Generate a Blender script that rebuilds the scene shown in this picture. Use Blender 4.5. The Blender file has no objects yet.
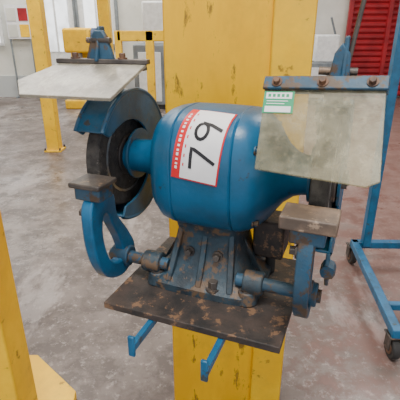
import bpy, bmesh, math, random
from mathutils import Vector, Matrix
random.seed(3)
S=bpy.context.scene
COL=S.collection
# ---------------------------------------------------------------- materials
def nodes(name):
    m=bpy.data.materials.new(name); m.use_nodes=True
    nt=m.node_tree; b=nt.nodes['Principled BSDF']; return m,nt,b
def ramp(nt,src,stops):
    r=nt.nodes.new('ShaderNodeValToRGB')
    el=r.color_ramp.elements
    while len(el)<len(stops): el.new(0.5)
    for e,(p,c) in zip(el,stops):
        e.position=p; e.color=(c[0],c[1],c[2],1)
    nt.links.new(src,r.inputs[0]); return r
def noise(nt,scale,detail=6,rough=.6,coord='Object',sc=None):
    tc=nt.nodes.new('ShaderNodeTexCoord'); n=nt.nodes.new('ShaderNodeTexNoise')
    n.inputs['Scale'].default_value=scale; n.inputs['Detail'].default_value=detail; n.inputs['Roughness'].default_value=rough
    if sc:
        mp=nt.nodes.new('ShaderNodeMapping'); mp.inputs['Scale'].default_value=sc
        nt.links.new(tc.outputs[coord],mp.inputs[0]); nt.links.new(mp.outputs[0],n.inputs['Vector'])
    else: nt.links.new(tc.outputs[coord],n.inputs['Vector'])
    return n
def mixc(nt,fac,a,b):
    m=nt.nodes.new('ShaderNodeMix'); m.data_type='RGBA'
    nt.links.new(fac,m.inputs[0])
    for i,x in ((6,a),(7,b)):
        if isinstance(x,tuple): m.inputs[i].default_value=(*x,1)
        else: nt.links.new(x,m.inputs[i])
    return m.outputs[2]
def paint(name,c,c2=None,chip=None,chip_lo=.6,rough=.45,scale=14,bump=.25,metal=0,chipscale=30,sc=None,spec=.5,dust=None):
    m,nt,b=nodes(name)
    c2=c2 or tuple(x*.6 for x in c)
    n=noise(nt,scale,sc=sc); r=ramp(nt,n.outputs[0],[(.38,c2),(.60,c)])
    col=r.outputs[0]
    n2=noise(nt,chipscale,8,.7,sc=sc)
    if dust:
        n3=noise(nt,scale*.6,8,.75); f3=ramp(nt,n3.outputs[0],[(.46,(0,0,0)),(.66,(.55,.55,.55))])
        col=mixc(nt,f3.outputs[0],col,dust)
    if chip:
        f=ramp(nt,n2.outputs[0],[(chip_lo,(0,0,0)),(chip_lo+.05,(1,1,1))])
        col=mixc(nt,f.outputs[0],col,chip)
    nt.links.new(col,b.inputs['Base Color'])
    b.inputs['Roughness'].default_value=rough; b.inputs['Metallic'].default_value=metal; b.inputs['Specular IOR Level'].default_value=spec
    bp=nt.nodes.new('ShaderNodeBump'); bp.inputs['Strength'].default_value=bump; bp.inputs['Distance'].default_value=.004
    nt.links.new(n2.outputs[0],bp.inputs['Height']); nt.links.new(bp.outputs[0],b.inputs['Normal'])
    return m
M_blue=paint('blue_enamel',(.007,.105,.225),(.007,.075,.155),(.025,.04,.055),.64,.34,scale=9,bump=.3)
M_guard=paint('blue_guard_worn',(.008,.10,.215),(.008,.062,.125),(.05,.05,.05),.585,.42,dust=(.05,.12,.17))
M_blue_w=paint('blue_worn',(.014,.085,.165),(.012,.045,.08),(.085,.055,.035),.52,.5,bump=.5,dust=(.07,.10,.12))
M_ped=paint('greasy_casting',(.022,.058,.088),(.014,.025,.036),(.12,.075,.045),.52,.5,scale=18,bump=.8,dust=(.07,.07,.068))
M_teal=paint('blue_arm',(.010,.125,.27),(.008,.08,.17),(.04,.05,.05),.60,.42)
M_yel=paint('yellow_paint',(.93,.53,.003),(.80,.42,.003),(.26,.145,.02),.585,.45,scale=4,chipscale=8,bump=.1,sc=(2,2,.6),spec=.3,dust=(.50,.29,.03))
M_yel2=paint('yellow_paint_bright',(.97,.59,.008),(.86,.48,.005),(.36,.2,.02),.61,.45,scale=5,chipscale=12,bump=.1,spec=.3,dust=(.62,.38,.05))
M_rust=paint('rusty_plate',(.058,.042,.035),(.020,.018,.018),(.18,.10,.055),.55,.65,scale=16,bump=.7)
M_rustd=paint('dark_steel',(.10,.085,.075),(.035,.03,.03),(.22,.15,.10),.57,.5,bump=.4,metal=.3)
M_rest=paint('worn_rest',(.24,.165,.115),(.10,.075,.06),(.34,.25,.18),.58,.5,bump=.4,metal=.1)
M_bolt=paint('rusty_bolt',(.17,.085,.045),(.07,.04,.03),None,.6,.6,scale=60)
M_steel=paint('bright_steel',(.38,.38,.38),(.2,.2,.2),None,.6,.4,metal=.7,scale=40)
M_stone=paint('grinding_stone',(.055,.05,.047),(.025,.023,.023),(.13,.115,.10),.60,.9,scale=50,bump=.8,chipscale=70)
M_black=paint('rubber',(.03,.03,.03),(.02,.02,.02),None,.6,.7)
M_white=paint('label_white',(.82,.82,.84),(.74,.74,.77),None,.6,.4,bump=0)
M_red=paint('label_red',(.68,.012,.02),(.6,.01,.015),None,.6,.4,bump=0)
M_ink=paint('marker_ink',(.01,.01,.015),None,None,.6,.4,bump=0)
M_green=paint('label_green',(.01,.33,.15),(.01,.28,.12),None,.6,.4,bump=0)
M_cream=paint('cream_wall',(.70,.70,.65),(.58,.58,.52),(.3,.3,.27),.66,.8,scale=1.5,chipscale=5,bump=.1)
M_greyw=paint('grey_dado',(.48,.51,.52),(.36,.38,.4),None,.68,.8,scale=1.5,bump=.1)
M_frame=paint('window_frame_white',(.80,.82,.82),(.68,.7,.7),None,.6,.5,bump=0)
M_redsh=paint('red_shutter',(.36,.012,.02),(.23,.008,.014),None,.6,.5,scale=3,bump=.1)
M_grey=paint('grey_machine',(.22,.25,.27),(.13,.15,.17),None,.6,.5,scale=3)
M_dkblue=paint('dark_blue_machine',(.02,.07,.2),None,None,.6,.5,scale=3)
def shield_mat(name,op,c1,c2,tint):
    m,nt,b=nodes(name)
    n=noise(nt,11,10,.72); r=ramp(nt,n.outputs[0],[(.38,c2),(.62,c1)])
    n2=noise(nt,60,4,.8,sc=(1,.2,1)); f=ramp(nt,n2.outputs[0],[(.54,(0,0,0)),(.64,(.6,.6,.6))])
    col=mixc(nt,f.outputs[0],r.outputs[0],tuple(min(1,x*1.4) for x in c1))
    n3=noise(nt,22,10,.8); f3=ramp(nt,n3.outputs[0],[(.56,(0,0,0)),(.66,(.7,.7,.7))])
    col=mixc(nt,f3.outputs[0],col,(.12,.10,.07))
    nt.links.new(col,b.inputs['Base Color']); b.inputs['Roughness'].default_value=.34
    tr=nt.nodes.new('ShaderNodeBsdfTransparent'); tr.inputs[0].default_value=(*tint,1)
    mx=nt.nodes.new('ShaderNodeMixShader')
    r2=ramp(nt,n.outputs[0],[(.35,(op-.15,)*3),(.65,(op+.15,)*3)])
    nt.links.new(r2.outputs[0],mx.inputs[0]); nt.links.new(tr.outputs[0],mx.inputs[1]); nt.links.new(b.outputs[0],mx.inputs[2])
    nt.links.new(mx.outputs[0],nt.nodes['Material Output'].inputs[0]); return m
M_sh=shield_mat('scratched_perspex',.34,(.46,.42,.30),(.26,.24,.17),(.92,.92,.80))
M_shl=shield_mat('scratched_perspex_pale',.76,(.44,.41,.34),(.27,.25,.21),(.9,.88,.8))
def floor_mat():
    m,nt,b=nodes('stained_concrete')
    n=noise(nt,.9,10,.62); base=ramp(nt,n.outputs[0],[(.38,(.095,.072,.063)),(.5,(.165,.132,.12)),(.62,(.25,.215,.20))])
    n2=noise(nt,4.5,10,.75); f=ramp(nt,n2.outputs[0],[(.46,(0,0,0)),(.56,(.85,.85,.85))])
    col=mixc(nt,f.outputs[0],base.outputs[0],(.075,.055,.048))
    n3=noise(nt,19,8,.8); f3=ramp(nt,n3.outputs[0],[(.54,(0,0,0)),(.61,(.55,.55,.55))])
    col=mixc(nt,f3.outputs[0],col,(.36,.32,.305))
    n4=noise(nt,2.4,6,.7,sc=(1,.35,1)); f4=ramp(nt,n4.outputs[0],[(.56,(0,0,0)),(.62,(.5,.5,.5))])
    col=mixc(nt,f4.outputs[0],col,(.38,.34,.33))
    # worn red floor paint right of the aisle
    tc=nt.nodes.new('ShaderNodeTexCoord'); sx=nt.nodes.new('ShaderNodeSeparateXYZ'); nt.links.new(tc.outputs['Object'],sx.inputs[0])
    ad=nt.nodes.new('ShaderNodeMath'); ad.operation='MULTIPLY_ADD'; ad.inputs[1].default_value=5.0; ad.inputs[2].default_value=-2.75
    nt.links.new(n2.outputs[0],ad.inputs[0])
    a2=nt.nodes.new('ShaderNodeMath'); a2.operation='ADD'; nt.links.new(sx.outputs[0],a2.inputs[0]); nt.links.new(ad.outputs[0],a2.inputs[1])
    fr=ramp(nt,a2.outputs[0],[(.1,(0,0,0)),(.9,(.5,.5,.5))])
    col=mixc(nt,fr.outputs[0],col,(.24,.115,.095))
    nt.links.new(col,b.inputs['Base Color'])
    rr=ramp(nt,n.outputs[0],[(.42,(.55,)*3),(.6,(.26,)*3)]); nt.links.new(rr.outputs[0],b.inputs['Roughness'])
    return m
M_floor=floor_mat()
def emis(name,c,s):
    m,nt,b=nodes(name); n=noise(nt,2.5,3,.5); r=ramp(nt,n.outputs[0],[(.38,tuple(x*.35 for x in c)),(.52,c)])
    b.inputs['Base Color'].default_value=(*c,1); nt.links.new(r.outputs[0],b.inputs['Emission Color'])
    b.inputs['Emission Strength'].default_value=s; return m
M_glass=emis('daylit_glass',(.85,.9,.95),1.6)
# ---------------------------------------------------------------- geometry helpers
def obj(name,bm,mat,parent=None,bevel=0,smooth=True,seg=2):
    bmesh.ops.recalc_face_normals(bm,faces=bm.faces)
    me=bpy.data.meshes.new(name); bm.to_mesh(me); bm.free()
    o=bpy.data.objects.new(name,me); COL.objects.link(o); me.materials.append(mat)
    if smooth:
        for p in me.polygons: p.use_smooth=True
        try: me.set_sharp_from_angle(angle=math.radians(35))
        except Exception: pass
    if bevel:
        md=o.modifiers.new('b','BEVEL'); md.width=bevel; md.segments=seg; md.limit_method='ANGLE'; md.angle_limit=math.radians(40)
    if parent: o.parent=parent
    return o
def empty(name,loc=(0,0,0),rz=0):
    e=bpy.data.objects.new(name,None); COL.objects.link(e); e.location=loc; e.rotation_euler=(0,0,rz); e.empty_display_size=.1; return e
def box(name,lo,hi,mat,parent=None,bevel=.002,rot=None):
    bm=bmesh.new(); bmesh.ops.create_cube(bm,size=1)
    c=[(a+b)/2 for a,b in zip(lo,hi)]; d=[abs(b-a) for a,b in zip(lo,hi)]
    bmesh.ops.scale(bm,vec=d,verts=bm.verts)
    if rot: bmesh.ops.rotate(bm,cent=(0,0,0),matrix=rot,verts=bm.verts)
    bmesh.ops.translate(bm,vec=c,verts=bm.verts)
    return obj(name,bm,mat,parent,bevel)
def rod(name,p,q,r,mat,parent=None,r2=None,seg=24,bevel=0):
    p=Vector(p);q=Vector(q); bm=bmesh.new(); L=(q-p).length
    bmesh.ops.create_cone(bm,cap_ends=True,segments=seg,radius1=r,radius2=r if r2 is None else r2,depth=L)
    bmesh.ops.rotate(bm,cent=(0,0,0),matrix=(q-p).to_track_quat('Z','Y').to_matrix(),verts=bm.verts)
    bmesh.ops.translate(bm,vec=(p+q)/2,verts=bm.verts)
    return obj(name,bm,mat,parent,bevel)
def bar(name,p,q,w,h,mat,parent=None,bevel=.002,up=(0,0,1)):
    p=Vector(p);q=Vector(q); y=(q-p).normalized(); x=y.cross(Vector(up)).normalized(); z=x.cross(y)
    bm=bmesh.new(); bmesh.ops.create_cube(bm,size=1); bmesh.ops.scale(bm,vec=(w,(q-p).length,h),verts=bm.verts)
    M=Matrix((x,y,z)).transposed(); bmesh.ops.rotate(bm,cent=(0,0,0),matrix=M,verts=bm.verts)
    bmesh.ops.translate(bm,vec=(p+q)/2,verts=bm.verts); return obj(name,bm,mat,parent,bevel)
def slab(name,pts,t,mat,parent=None,bevel=.001):
    pts=[Vector(p) for p in pts]
    n=Vector((0,0,0)); o=pts[0]
    for i in range(1,len(pts)-1): n+=(pts[i]-o).cross(pts[i+1]-o)
    n.normalize()
    bm=bmesh.new(); a=[bm.verts.new(p-n*t/2) for p in pts]; b=[bm.verts.new(p+n*t/2) for p in pts]; N=len(pts)
    bm.faces.new(a); bm.faces.new(b[::-1])
    for i in range(N): bm.faces.new((a[i],a[(i+1)%N],b[(i+1)%N],b[i]))
    return obj(name,bm,mat,parent,bevel)
def smoothloop(P,k=5):
    out=[];n=len(P)
    for i in range(n):
        p0,p1,p2,p3=[Vector(P[(i+j-1)%n]) for j in range(4)]
        for s in range(k):
            t=s/k
            out.append(.5*((2*p1)+(p2-p0)*t+(2*p0-5*p1+4*p2-p3)*t*t+(3*p1-p0-3*p2+p3)*t**3))
    return out
def ring(name,outer,inner,u0,u1,mat,parent,bevel=.003):
    bm=bmesh.new(); N=len(outer)
    V=[[bm.verts.new((u,p[0],p[1])) for p in L] for u in (u0,u1) for L in (outer,inner)]
    o0,i0,o1,i1=V
    for i in range(N):
        j=(i+1)%N
        bm.faces.new((o0[i],o0[j],i0[j],i0[i])); bm.faces.new((o1[i],i1[i],i1[j],o1[j]))
        bm.faces.new((o0[i],o1[i],o1[j],o0[j])); bm.faces.new((i0[i],i0[j],i1[j],i1[i]))
    return obj(name,bm,mat,parent,bevel)
def bolt(name,p,axis,r,h,mat,parent):
    p=Vector(p); a=Vector(axis).normalized()
    rod(name+'_washer',p,p+a*h*.25,r*1.5,mat,parent)
    rod(name,p+a*h*.2,p+a*h,r,mat,parent,seg=6,bevel=.001)
# ---------------------------------------------------------------- bench grinder
YAW=math.radians(-21.5); cy,sy=math.cos(-YAW),math.sin(-YAW)
GX,GY,GZ=.035,.88,.90
G=empty('bench_grinder',(GX,GY,GZ),YAW)
def L(x,y,z):
    dx,dy=x-GX,y-GY; return Vector((dx*cy-dy*sy, dx*sy+dy*cy, z-GZ))
AX=.27
prof=[(-.215,.038,2),(-.165,.040,2),(-.135,.048,2),(-.122,.062,2),(-.116,.088,2.4),(-.106,.110,2.7),(-.088,.124,2.9),(-.065,.129,3.0),(-.058,.130,3.0),(-.055,.127,3.0),(-.052,.130,3.0),
(.01,.131,3.0),(.066,.130,3.0),(.069,.127,3.0),(.072,.130,3.0),(.085,.129,2.9),(.105,.122,2.6),(.125,.106,2.3),(.14,.085,2.1),(.155,.064,2),(.175,.048,2),(.19,.043,2),(.215,.040,2)]
def rr_at(u):
    for a,b in zip(prof,prof[1:]):
        if a[0]<=u<=b[0]:
            t=(u-a[0])/(b[0]-a[0]); return a[1]+(b[1]-a[1])*t, a[2]+(b[2]-a[2])*t
    return prof[-1][1:]
def mpt(u,th,off=0):
    r,n=rr_at(u); c,s=math.cos(th),math.sin(th)
    k=(r+off)/((abs(c)**n+abs(s)**n)**(1/n)); return Vector((u,-k*c*.95,AX+k*s*.97))
bm=bmesh.new(); N=72; rows=[]
for (u,r,n) in prof: rows.append([bm.verts.new(mpt(u,2*math.pi*i/N)) for i in range(N)])
for a,b in zip(rows,rows[1:]):
    for i in range(N): bm.faces.new((a[i],a[(i+1)%N],b[(i+1)%N],b[i]))
bm.faces.new(rows[0]); bm.faces.new(rows[-1][::-1])
obj('motor_housing',bm,M_blue,G)
for j,a in enumerate((.6,2.4,3.9,5.5)):
    p=mpt(.112,a); bolt(f'cap_screw_{j}',p-Vector((.003,0,0)),(1,0,0),.006,.012,M_blue_w,G)
# label
LU,LT,R0=.006,math.radians(34),.128
tilt=math.radians(-6)
def lab(s,t,off):
    s2=s*math.cos(tilt)-t*math.sin(tilt); t2=s*math.sin(tilt)+t*math.cos(tilt)
    return mpt(LU+s2,LT+t2/R0*.93,off)
def patch(name,s0,s1,t0,t1,off,mat):
    bm=bmesh.new(); nx,ny=6,24
    g=[[bm.verts.new(lab(s0+(s1-s0)*i/nx,t0+(t1-t0)*j/ny,off)) for i in range(nx+1)] for j in range(ny+1)]
    for j in range(ny):
        for i in range(nx): bm.faces.new((g[j][i],g[j][i+1],g[j+1][i+1],g[j+1][i]))
    return obj(name,bm,mat,G)
def stroke(name,pts,w,off,mat,close=False):
    P=[Vector(p) for p in pts]; Q=[]
    for a,b in zip(P,P[1:]):
        for i in range(4): Q.append(a.lerp(b,i/4))
    Q.append(P[-1]); bm=bmesh.new(); prev=None
    for i,p in enumerate(Q):
        d=(Q[min(i+1,len(Q)-1)]-Q[max(i-1,0)]).normalized(); n=Vector((-d.y,d.x))*w/2
        c=(bm.verts.new(lab(*(p+n),off)),bm.verts.new(lab(*(p-n),off)))
        if prev: bm.faces.new((prev[0],prev[1],c[1],c[0]))
        prev=c
    return obj(name,bm,mat,G)
patch('label_border',-.048,.048,-.080,.080,.0014,M_red)
patch('label_panel',-.030,.045,-.077,.077,.0024,M_white)
for i in range(14):
    t=-.06+i*.0088; patch(f'label_print_{i}',-.042,-.037,t,t+.004+.002*(i%3==0),.0022,M_white)
    if i%2: patch(f'label_small_{i}',-.026,-.0235,t,t+.006,.0030,M_red)
def gl(a,b): return (.010-b,a)
stroke('digit_7',[gl(-.054,.020),gl(-.014,.022),gl(-.022,.002),gl(-.036,-.028)],.0068,.0032,M_ink)
c9=[gl(.020+.016*math.cos(x),.010+.012*math.sin(x)) for x in [math.radians(a) for a in range(20,385,24)]]
stroke('digit_9',c9,.0064,.0032,M_ink)
stroke('digit_9_tail',[gl(.037,.014),gl(.035,-.005),gl(.027,-.029)],.0066,.0034,M_ink)
# pedestal loft
def rrect(hu,hv,cu,cv,z,n=4.5,K=48):
    out=[]
    for i in range(K):
        a=2*math.pi*i/K; c,s=math.cos(a),math.sin(a); k=1/((abs(c)**n+abs(s)**n)**(1/n)); out.append((cu+hu*k*c,cv+hv*k*s,z))
    return out
def loft(name,secs,mat,parent,bevel=0):
    bm=bmesh.new(); R=[[bm.verts.new(p) for p in s] for s in secs]
    for a,b in zip(R,R[1:]):
        n=len(a)
        for i in range(n): bm.faces.new((a[i],a[(i+1)%n],b[(i+1)%n],b[i]))
    bm.faces.new(R[0]); bm.faces.new(R[-1][::-1]); return obj(name,bm,mat,parent,bevel)
loft('pedestal',[rrect(.130,.108,0,-.01,.0,6),rrect(.130,.108,0,-.01,.016,6),rrect(.118,.096,0,-.01,.024,5),rrect(.098,.080,0,-.01,.045,4),rrect(.084,.070,0,-.005,.08),rrect(.074,.064,0,0,.12),rrect(.080,.072,0,0,.15),rrect(.095,.09,0,0,.18)],M_ped,G)
for i,u in enumerate((-.066,.0,.066)):
    slab(f'pedestal_rib_{i}',[(u*.9,-.06,.135),(u*1.1,-.112,.02),(u,-.05,.02)],.013,M_ped,G,.002)
for i,s in enumerate((-1,1)):
    slab(f'pedestal_side_rib_{i}',[(s*.06,-.01,.14),(s*.126,-.01,.02),(s*.05,-.01,.02)],.014,M_ped,G,.002)
    rod(f'corner_lug_{i}',(s*.107,-.092,.0),(s*.107,-.092,.030),.024,M_ped,G,r2=.019,bevel=.003)
for i,(u,v,z) in enumerate(((-.107,-.092,.028),(.033,-.102,.018),(.107,-.092,.028),(-.10,.07,.018),(.10,.07,.018))):
    bolt(f'foot_bolt_{i}',(u,v,z),(0,0,1),.011,.022,M_rustd,G)
bolt('front_bolt_a',(-.033,-.072,.085),(0,-1,.1),.008,.016,M_rustd,G)
bolt('front_bolt_b',(.033,-.072,.085),(0,-1,.1),.008,.016,M_rustd,G)
box('switch_box',(.090,.0,.06),(.16,.08,.15),M_rust,G,.006)
rod('cable_conduit',(.125,.05,.06),(.125,.05,.0),.012,M_black,G)
# wheels & guards
RG,RW=.150,.122
def arcpt(u,r,a): return Vector((u,-r*math.cos(a),AX+r*math.sin(a)))
def guard(tag,u0,u1,a0,a1,cut):
    K=40; A=[a0+(a1-a0)*i/K for i in range(K+1)]
    bm=bmesh.new(); t=.006
    R=[[bm.verts.new(arcpt(u,r,a)) for (u,r) in ((u0,RG),(u1,RG),(u1,RG-t),(u0,RG-t))] for a in A]
    for p,q in zip(R,R[1:]):
        for i in range(4): bm.faces.new((p[i],p[(i+1)%4],q[(i+1)%4],q[i]))
    bm.faces.new(R[0]); bm.faces.new(R[-1][::-1])
    obj(f'{tag}_guard_band',bm,M_guard,G,.002)
    for k,u in enumerate((u0,u1)):
        bm=bmesh.new(); rows=[]
        for i,a in enumerate(A):
            f=i/K; w=math.sin(math.pi*f)
            ri=RG-.026-cut*w**.7
            rows.append([bm.verts.new(arcpt(u+d,r,a)) for (r,d) in ((RG-.001,-.003),(RG-.001,.003),(ri,.003),(ri,-.003))])
        for p,q in zip(rows,rows[1:]):
            for i in range(4): bm.faces.new((p[i],p[(i+1)%4],q[(i+1)%4],q[i]))
        bm.faces.new(rows[0]); bm.faces.new(rows[-1][::-1])
        obj(f'{tag}_guard_side_{k}',bm,M_guard,G,.0015)
        rod(f'{tag}_guard_hub_{k}',(u-.003,.016,AX),(u+.003,.016,AX),.060,M_guard,G,bevel=.001)
        bm=bmesh.new(); prev=None
        for a in A:
            c=[bm.verts.new(arcpt(u+.005*math.cos(b),RG+.005*math.sin(b)-.001,a)) for b in [i*math.pi/4 for i in range(8)]]
            if prev:
                for i in range(8): bm.faces.new((prev[i],prev[(i+1)%8],c[(i+1)%8],c[i]))
            prev=c
        obj(f'{tag}_guard_rim_{k}',bm,M_guard,G)
def wheel(tag,uc):
    bm=bmesh.new(); K=64; secs=[(-.016,.03),(-.016,RW-.004),(-.013,RW),(.013,RW),(.016,RW-.004),(.016,.03)]
    R=[[bm.verts.new(arcpt(uc+u,r,2*math.pi*i/K)) for i in range(K)] for u,r in secs]
    for a,b in zip(R,R[1:]):
        for i in range(K): bm.faces.new((a[i],a[(i+1)%K],b[(i+1)%K],b[i]))
    bm.faces.new(R[0]); bm.faces.new(R[-1][::-1]); obj(f'{tag}_grinding_wheel',bm,M_stone,G)
    rod(f'{tag}_wheel_ring',(uc-.0168,0,AX),(uc+.0168,0,AX),.090,M_steel,G)
    rod(f'{tag}_wheel_ring_inner',(uc-.0172,0,AX),(uc+.0172,0,AX),.084,M_stone,G)
    rod(f'{tag}_wheel_flange',(uc-.024,0,AX),(uc+.024,0,AX),.048,M_rustd,G,bevel=.003)
    rod(f'{tag}_spindle',(uc-.045,0,AX),(uc+.045,0,AX),.012,M_steel,G)
    s=-1 if uc<0 else 1
    rod(f'{tag}_spindle_nut',(uc+s*.024,0,AX),(uc+s*.042,0,AX),.02,M_rustd,G,seg=6)
guard('left',-.265,-.200,math.radians(32),math.radians(300),.055)
guard('right',.205,.262,math.radians(80),math.radians(300),.06)
wheel('left',-.238); wheel('right',.233)
# tool rests
def rest(tag,uc,rest_mat,h,hw,z0):
    s=-1 if uc<0 else 1
    rod(f'{tag}_rest_rod',(s*.08,-.085,.047),(uc+s*.03,-.085,.047),.014,M_blue_w,G,bevel=.002)
    rod(f'{tag}_rest_boss',(s*.098,-.085,.047),(s*.140,-.085,.047),.025,M_ped,G,bevel=.003)
    if s<0:
        loop=[(-.055,.03),(-.048,.065),(-.075,.115),(-.110,.165),(-.125,.225),(-.195,.225),(-.207,.16),(-.195,.085),(-.16,.030),(-.10,.008)]
        il=[(-.098,.056),(-.098,.075),(-.110,.108),(-.132,.150),(-.145,.180),(-.162,.180),(-.170,.145),(-.163,.10),(-.147,.066),(-.12,.050)]
    else:
        loop=[(-.065,.03),(-.055,.055),(-.085,.082),(-.135,.105),(-.15,.15),(-.152,.225),(-.192,.225),(-.202,.16),(-.19,.085),(-.15,.035),(-.10,.015)]
        il=[(-.098,.045),(-.094,.056),(-.108,.068),(-.142,.085),(-.165,.11),(-.166,.165),(-.176,.165),(-.182,.13),(-.172,.085),(-.145,.055),(-.118,.042)]
    ring(f'{tag}_rest_arm',smoothloop(loop),smoothloop(il),uc-.013,uc+.013,M_teal if s<0 else M_blue_w,G,.004)
    rod(f'{tag}_rest_pivot',(uc-.022,-.083,.047),(uc+.022,-.083,.047),.025,M_blue_w,G,bevel=.003)
    bolt(f'{tag}_rest_bolt',(uc-.013,-.185,.195),(-1,0,0),.009,.014,M_rustd,G)
    box(f'{tag}_rest_block',(uc-.030,-.196,z0-.028),(uc+.030,-.146,z0+.002),M_blue_w,G,.004)
    box(f'{tag}_rest_table',(uc-hw,-.205,z0),(uc+hw,-.138,z0+h),rest_mat,G,.003)
rest('left',-.202,M_rustd,.011,.036,.254); rest('right',.228,M_rest,.024,.047,.240)
rod('right_adjust_knob',(.265,-.10,.13),(.265,-.13,.13),.014,M_blue_w,G,seg=8)
bar('right_guard_strut',(.262,-.02,.05),(.262,-.12,.15),.008,.03,M_blue_w,G)
# left eye shield
def W(pts): return [L(*p) for p in pts]
Ls=W([(-.304,.97,1.374),(-.112,.93,1.374),(-.168,.80,1.322),(-.350,.83,1.325),(-.372,.885,1.345)])
slab('left_eye_shield',Ls,.007,M_shl,G,.001)
bar('left_shield_clamp',L(-.312,.972,1.380),L(-.108,.93,1.380),.022,.010,M_rustd,G)
bar('left_shield_clamp_under',L(-.30,.972,1.366),L(-.115,.932,1.366),.022,.008,M_blue_w,G)
for i,t in enumerate((.2,.72)):
    p=L(-.312,.972,1.385).lerp(L(-.108,.93,1.385),t); bolt(f'left_clamp_bolt_{i}',p,(0,0,1),.007,.012,M_bolt,G)
A=L(-.215,.955,1.38)
slab('left_shield_bracket',[A+Vector((-.034,0,0)),A+Vector((.036,0,0)),A+Vector((.022,0,.048)),A+Vector((.012,0,.062)),A+Vector((-.008,0,.062)),A+Vector((-.017,0,.048))],.012,M_blue_w,G,.003)
slab('left_shield_lug',[A+Vector((.0,-.02,.0)),A+Vector((.0,.03,.0)),A+Vector((.0,.02,.07)),A+Vector((.0,.0,.07))],.008,M_blue_w,G,.003)
rod('left_shield_pin',A+Vector((-.028,-.002,.042)),A+Vector((.03,-.002,.042)),.006,M_rustd,G)
bar('left_shield_support',A+Vector((.0,.0,.0)),(-.233,.0,AX+.145),.03,.012,M_blue_w,G,up=(0,1,0))
# right eye shield
bl,br,fl,fr=W([(.123,.80,1.350),(.309,.714,1.360),(.095,.696,1.220),(.276,.602,1.217)])
slab('right_eye_shield',[bl,br,fr.lerp(br,.07),fr.lerp(fl,.10),fl],.006,M_sh,G,.001)
ex=(br-bl).normalized(); ey=(fl-bl).normalized(); ez=ex.cross(ey).normalized()
if ez.y>0: ez=-ez
c0=bl+ez*.007-ex*.003+ey*.001; c1=br+ez*.007+ex*.004+ey*.001
bar('right_shield_clamp',c0,c1,.026,.007,M_blue_w,G,up=ez)
bar('right_shield_clamp_rear',c0-ez*.014,c1-ez*.014,.026,.007,M_blue_w,G,up=ez)
for i,t in enumerate((.12,.50,.88)):
    bolt(f'right_clamp_bolt_{i}',c0.lerp(c1,t)+ez*.003,ez,.0065,.010,M_bolt,G)
m=c0.lerp(c1,.58)-ez*.02
slab('right_shield_bracket',[m+Vector((-.016,0,-.01)),m+Vector((.026,0,-.01)),m+Vector((.020,0,.06)),m+Vector((.006,0,.078)),m+Vector((-.006,0,.06))],.012,M_blue_w,G,.003)
slab('right_shield_lug',[m+Vector((.012,-.012,.0)),m+Vector((.012,.03,.0)),m+Vector((.012,.02,.088)),m+Vector((.012,-.004,.088))],.008,M_blue_w,G,.003)
rod('right_shield_pin',m+Vector((-.03,.006,.03)),m+Vector((.035,.006,.03)),.007,M_rustd,G)
bar('right_shield_support',m+Vector((0,.01,-.005)),(.233,.0,AX+.145),.03,.012,M_blue_w,G,up=(0,1,0))
rod('right_shield_rod',m+Vector((.012,.012,.0)),m+Vector((.030,.02,.15)),.004,M_rustd,G)
# pass sticker on shield
def sq(name,a0,a1,b0,b1,off,mat):
    f=lambda a,b: bl+(br-bl)*a+(fl-bl)*b+ez*off
    slab(name,[f(a0,b0),f(a1,b0),f(a1,b1),f(a0,b1)],.0006,mat,G,0)
sq('inspection_sticker',.0,.27,.10,.36,.0042,M_green)
sq('sticker_header',.02,.25,.115,.19,.0048,M_white)
sq('sticker_box',.02,.25,.28,.35,.0048,M_white)
for i in range(2): sq(f'sticker_line_{i}',.03,.22-.03*i,.213+.032*i,.222+.032*i,.0048,M_white)
for i in range(5): sq(f'sticker_text_{i}',.04+.04*i,.065+.04*i,.135,.17,.0052,M_green)
# ---------------------------------------------------------------- mounting bracket
B=empty('mounting_bracket',(GX,GY,GZ),YAW)
box('plate',(-.180,-.207,-.016),(.203,.125,-.0005),M_rust,B,.002)
def prong(k,u,v1):
    bar(f'arm_{k}',(u,.06,-.026),(u,v1,-.026),.012,.018,M_teal,B)
    bar(f'arm_tip_{k}',(u-.002,v1+.003,-.048),(u-.002,v1+.003,-.001),.014,.007,M_teal,B,up=(0,1,0))
prong(1,-.068,-.283); prong(2,.086,-.290)
box('cross_member',(-.15,.02,-.06),(.16,.05,-.036),M_teal,B,.002)
slab('support_leg_1',[(.02,.02,-.03),(-.03,.27,-.03),(-.03,.27,-.22)],.02,M_teal,B,.002)
slab('support_leg_2',[(.10,.02,-.03),(.10,.21,-.03),(.10,.21,-.2)],.02,M_teal,B,.002)
# ---------------------------------------------------------------- main column (I section)
C=empty('steel_column',(0,0,0))
box('front_flange',(-.093,1.135,0),(.290,1.157,4.2),M_yel,C,.004)
box('web',(.09,1.157,0),(.108,1.46,4.2),M_yel,C,0)
box('rear_flange',(-.093,1.46,0),(.290,1.482,4.2),M_yel,C,.004)
box('lit_face_strip',(.180,1.122,0),(.286,1.1352,4.2),M_yel2,C,.004)  # added strip; its brighter yellow paints in a face that catches more light
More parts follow.
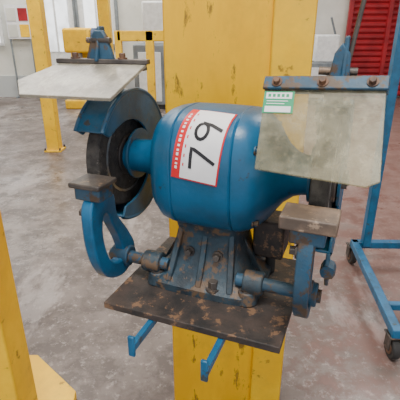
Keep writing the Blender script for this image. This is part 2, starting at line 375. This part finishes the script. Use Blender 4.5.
# ---------------------------------------------------------------- room
def room(name,lo,hi,mat): return box(name,lo,hi,mat,None,0)
room('floor',(-7,-3,-.1),(9,11,0),M_floor)
room('wall_back',(-7,9.5,0),(9,9.7,4.4),M_cream)
room('wall_left',(-7.2,-3,0),(-7,9.7,4.4),M_cream)
room('wall_right',(9,-3,0),(9.2,9.7,4.4),M_cream)
room('ceiling',(-7.2,-3,4.4),(9.2,9.7,4.5),M_cream)
box('baseboard_back',(-7,9.46,0),(9,9.5,.45),M_greyw,None,0)
def window(n,x0,x1,z0,z1,nx,nz):
    W_=empty(f'window_{n}',(0,0,0))
    box('glass',(x0,9.47,z0),(x1,9.485,z1),M_glass,W_,0)
    for i in range(nx+1):
        x=x0+(x1-x0)*i/nx; box(f'mullion_{i}',(x-.035,9.42,z0),(x+.035,9.47,z1),M_frame,W_,.003)
    for i in range(nz+1):
        z=z0+(z1-z0)*i/nz; box(f'transom_{i}',(x0-.03,9.43,z-.03),(x1+.03,9.465,z+.03),M_frame,W_,.003)
window(1,-5.4,-4.15,1.1,2.5,3,3)
def door(n,x0,leaf,glass):
    D=empty(f'door_{n}')
    box('leaf',(x0,9.44,.02),(x0+.75,9.5,2.2),leaf,D,.004)
    box('glazing',(x0+.12,9.425,.95),(x0+.63,9.438,2.05),glass,D,0)
    box('glazing_bar',(x0+.35,9.41,.95),(x0+.39,9.438,2.05),leaf,D,0)
    box('kick_plate',(x0+.06,9.43,.06),(x0+.69,9.44,.3),M_steel,D,0)
    box('jamb_a',(x0-.06,9.40,0),(x0,9.5,2.3),M_grey,D,.004); box('jamb_b',(x0+.75,9.40,0),(x0+.81,9.5,2.3),M_grey,D,.004)
    box('handle',(x0+.65,9.36,.98),(x0+.70,9.44,1.1),M_steel,D,.004)
door(1,-3.35,M_frame,M_glass); door(2,-2.5,M_frame,M_glass)
N_=empty('notice_board')
box('board',(-4.0,9.40,1.2),(-3.5,9.46,1.85),M_white,N_,.004)
for i,x in enumerate((-3.98,-3.55)):
    box(f'stand_{i}',(x,9.40,0),(x+.03,9.43,1.2),M_grey,N_,.002); box(f'stand_foot_{i}',(x,9.25,0),(x+.03,9.43,.03),M_grey,N_,.002)
for i in range(4):
    x=-3.97+.24*(i%2); z=1.24+.31*(i//2); box(f'paper_{i}',(x,9.39,z),(x+.19,9.399,z+.24),(M_cream,M_yel2,M_cream,M_redsh)[i],N_,0)
# red roller shutter
R_=empty('roller_shutter')
for i in range(26):
    z=.05+i*.115; rod(f'slat_{i}',(3.05,9.38,z+.05),(6.3,9.38,z+.05),.066,M_redsh,R_,seg=10)
for i in range(5):
    x=3.05+i*.8; box(f'guide_{i}',(x-.04,9.26,0),(x+.04,9.34,3.1),M_redsh,R_,.004)
# yellow floor-standing press by the doors
P=empty('yellow_press',(-2.22,8.3,0))
box('base',(-.32,-.3,0),(.32,.3,.16),M_yel2,P,.02); box('frame',(-.2,.0,.16),(.2,.28,1.2),M_yel2,P,.02)
box('head',(-.24,-.28,1.0),(.24,.28,1.42),M_yel2,P,.04); box('table',(-.28,-.3,.62),(.28,.05,.70),M_rustd,P,.01)
rod('ram',(0,-.12,.78),(0,-.12,1.0),.05,M_steel,P); rod('table_screw',(0,-.12,.16),(0,-.12,.62),.04,M_steel,P)
rod('flywheel',(.24,.02,1.22),(.31,.02,1.22),.2,M_dkblue,P)
# yellow posts
def post(name,x,y,w,top=3.6):
    P=empty(name,(x,y,0))
    box('shaft',(-w/2,-w/2,0),(w/2,w/2,top),M_yel2,P,.008); box('foot',(-w*.7,-w*.7,0),(w*.7,w*.7,.02),M_yel2,P,.003)
    for i,(a,b) in enumerate(((-1,-1),(1,-1),(-1,1),(1,1))): bolt(f'foot_bolt_{i}',(a*w*.6,b*w*.6,.02),(0,0,1),.01,.03,M_rustd,P)
    return P
post('yellow_post',-1.83,5.15,.15)
post('yellow_post',-1.50,7.2,.18)
P=empty('guard_frame')
box('rail_top',(-1.0,5.4,1.28),(-.2,5.5,1.40),M_yel2,P,.01)
box('upright_a',(-.66,5.4,0),(-.56,5.5,1.4),M_yel2,P,.01); box('upright_b',(-1.03,5.4,0),(-.95,5.5,1.4),M_yel2,P,.01)
# near-left yellow stanchion
P=empty('yellow_stanchion',(-.69,1.1,0))
box('shaft',(-.12,-.09,0),(.1,.04,3.0),M_yel2,P,.006)
slab('toe_plate',[(-.14,-.12,.02),(.205,-.12,.02),(.17,.22,.02),(-.065,.43,.02),(-.14,.43,.02)],.035,M_yel2,P,.004)
# background machinery
def machine(name,x,y,w,d,h,mat,mat2):
    P=empty(name,(x,y,0))
    box('body',(-w/2,-d/2,.08),(w/2,d/2,h*.62),mat,P,.02); box('plinth',(-w*.45,-d*.45,0),(w*.45,d*.45,.08),M_black,P,.0)
    box('head',(-w*.3,-d*.4,h*.62),(w*.35,d*.3,h),mat2,P,.03); box('door',(-w*.4,-d/2-.015,.15),(w*.05,-d/2,h*.55),mat2,P,.005)
    rod('handwheel',(w*.25,-d/2-.06,h*.4),(w*.25,-d/2,h*.4),.1,M_steel,P); rod('lamp_arm',(w*.3,0,h),(w*.1,-.1,h+.3),.02,mat,P)
machine('milling_machine',-.75,8.3,.9,.7,1.85,M_grey,M_frame)
machine('lathe_cabinet',2.4,8.7,.7,.6,1.3,M_grey,M_frame)
# ---------------------------------------------------------------- blue trolley (right)
T=empty('tool_trolley')
def tb(n,p,q,w=.045): bar(n,p,q,w,w,M_teal,T,.004)
tb('base_rail_a',(.90,1.53,.15),(1.00,2.42,.15)); tb('base_rail_b',(1.62,1.50,.15),(1.70,2.40,.15))
tb('cross_rail_a',(.98,2.40,.15),(1.72,2.38,.15)); tb('cross_rail_b',(.93,1.75,.15),(1.65,1.72,.15),.035)
for i,(x,y) in enumerate(((1.06,2.38),(1.70,2.38))):
    bar(f'upright_{i}',(x,y,.15),(x,y,1.95),.05,.05,M_teal,T,.004,up=(0,1,0))
tb('top_rail',(1.06,2.38,1.93),(1.70,2.38,1.93)); tb('mid_rail',(1.06,2.38,1.32),(1.70,2.38,1.32),.035)
for i,(x,y) in enumerate(((.905,1.56),(1.00,2.42),(1.62,1.53),(1.70,2.38))):
    rod(f'caster_wheel_{i}',(x-.018,y,.055),(x+.018,y,.055),.055,M_black,T,bevel=.006)
    rod(f'caster_hub_{i}',(x-.022,y,.055),(x+.022,y,.055),.03,M_bolt,T)
    box(f'caster_fork_{i}a',(x-.03,y-.02,.05),(x-.023,y+.03,.13),M_rustd,T,.001); box(f'caster_fork_{i}b',(x+.023,y-.02,.05),(x+.03,y+.03,.13),M_rustd,T,.001)
    box(f'caster_top_{i}',(x-.035,y-.03,.122),(x+.035,y+.04,.13),M_rustd,T,.001)
# ---------------------------------------------------------------- lights
def area(name,loc,size,sy_,power,rot=(0,0,0),col=(1,.97,.92)):
    l=bpy.data.lights.new(name,'AREA'); l.shape='RECTANGLE'; l.size=size; l.size_y=sy_; l.energy=power; l.color=col
    o=bpy.data.objects.new(name,l); COL.objects.link(o); o.location=loc; o.rotation_euler=rot
area('overhead_fill_a',(-2,3.5,4.3),2,2,190)  # unseen area lamp, added under the ceiling to light the room
area('overhead_fill_b',(3,4.5,4.3),2,2,170)  # second added room fill, no visible fixture
area('overhead_fill_c',(.0,-.3,4.3),1.0,1.0,165)  # added overhead fill near the camera, no visible fixture
area('background_fill',(-2,8,4.3),7,1.5,330)  # unseen lamp added to brighten the far left background
w=bpy.data.worlds.new('w'); S.world=w; w.use_nodes=True
w.node_tree.nodes['Background'].inputs[0].default_value=(.97,.97,1,1); w.node_tree.nodes['Background'].inputs[1].default_value=1.3
# ---------------------------------------------------------------- camera
cam=bpy.data.cameras.new('camera'); co=bpy.data.objects.new('camera',cam); COL.objects.link(co)
cam.sensor_width=36; cam.lens=36*420/400; cam.clip_start=.02
co.location=(0,0,1.45); co.rotation_euler=(math.radians(90-22.5),0,0)
S.camera=co
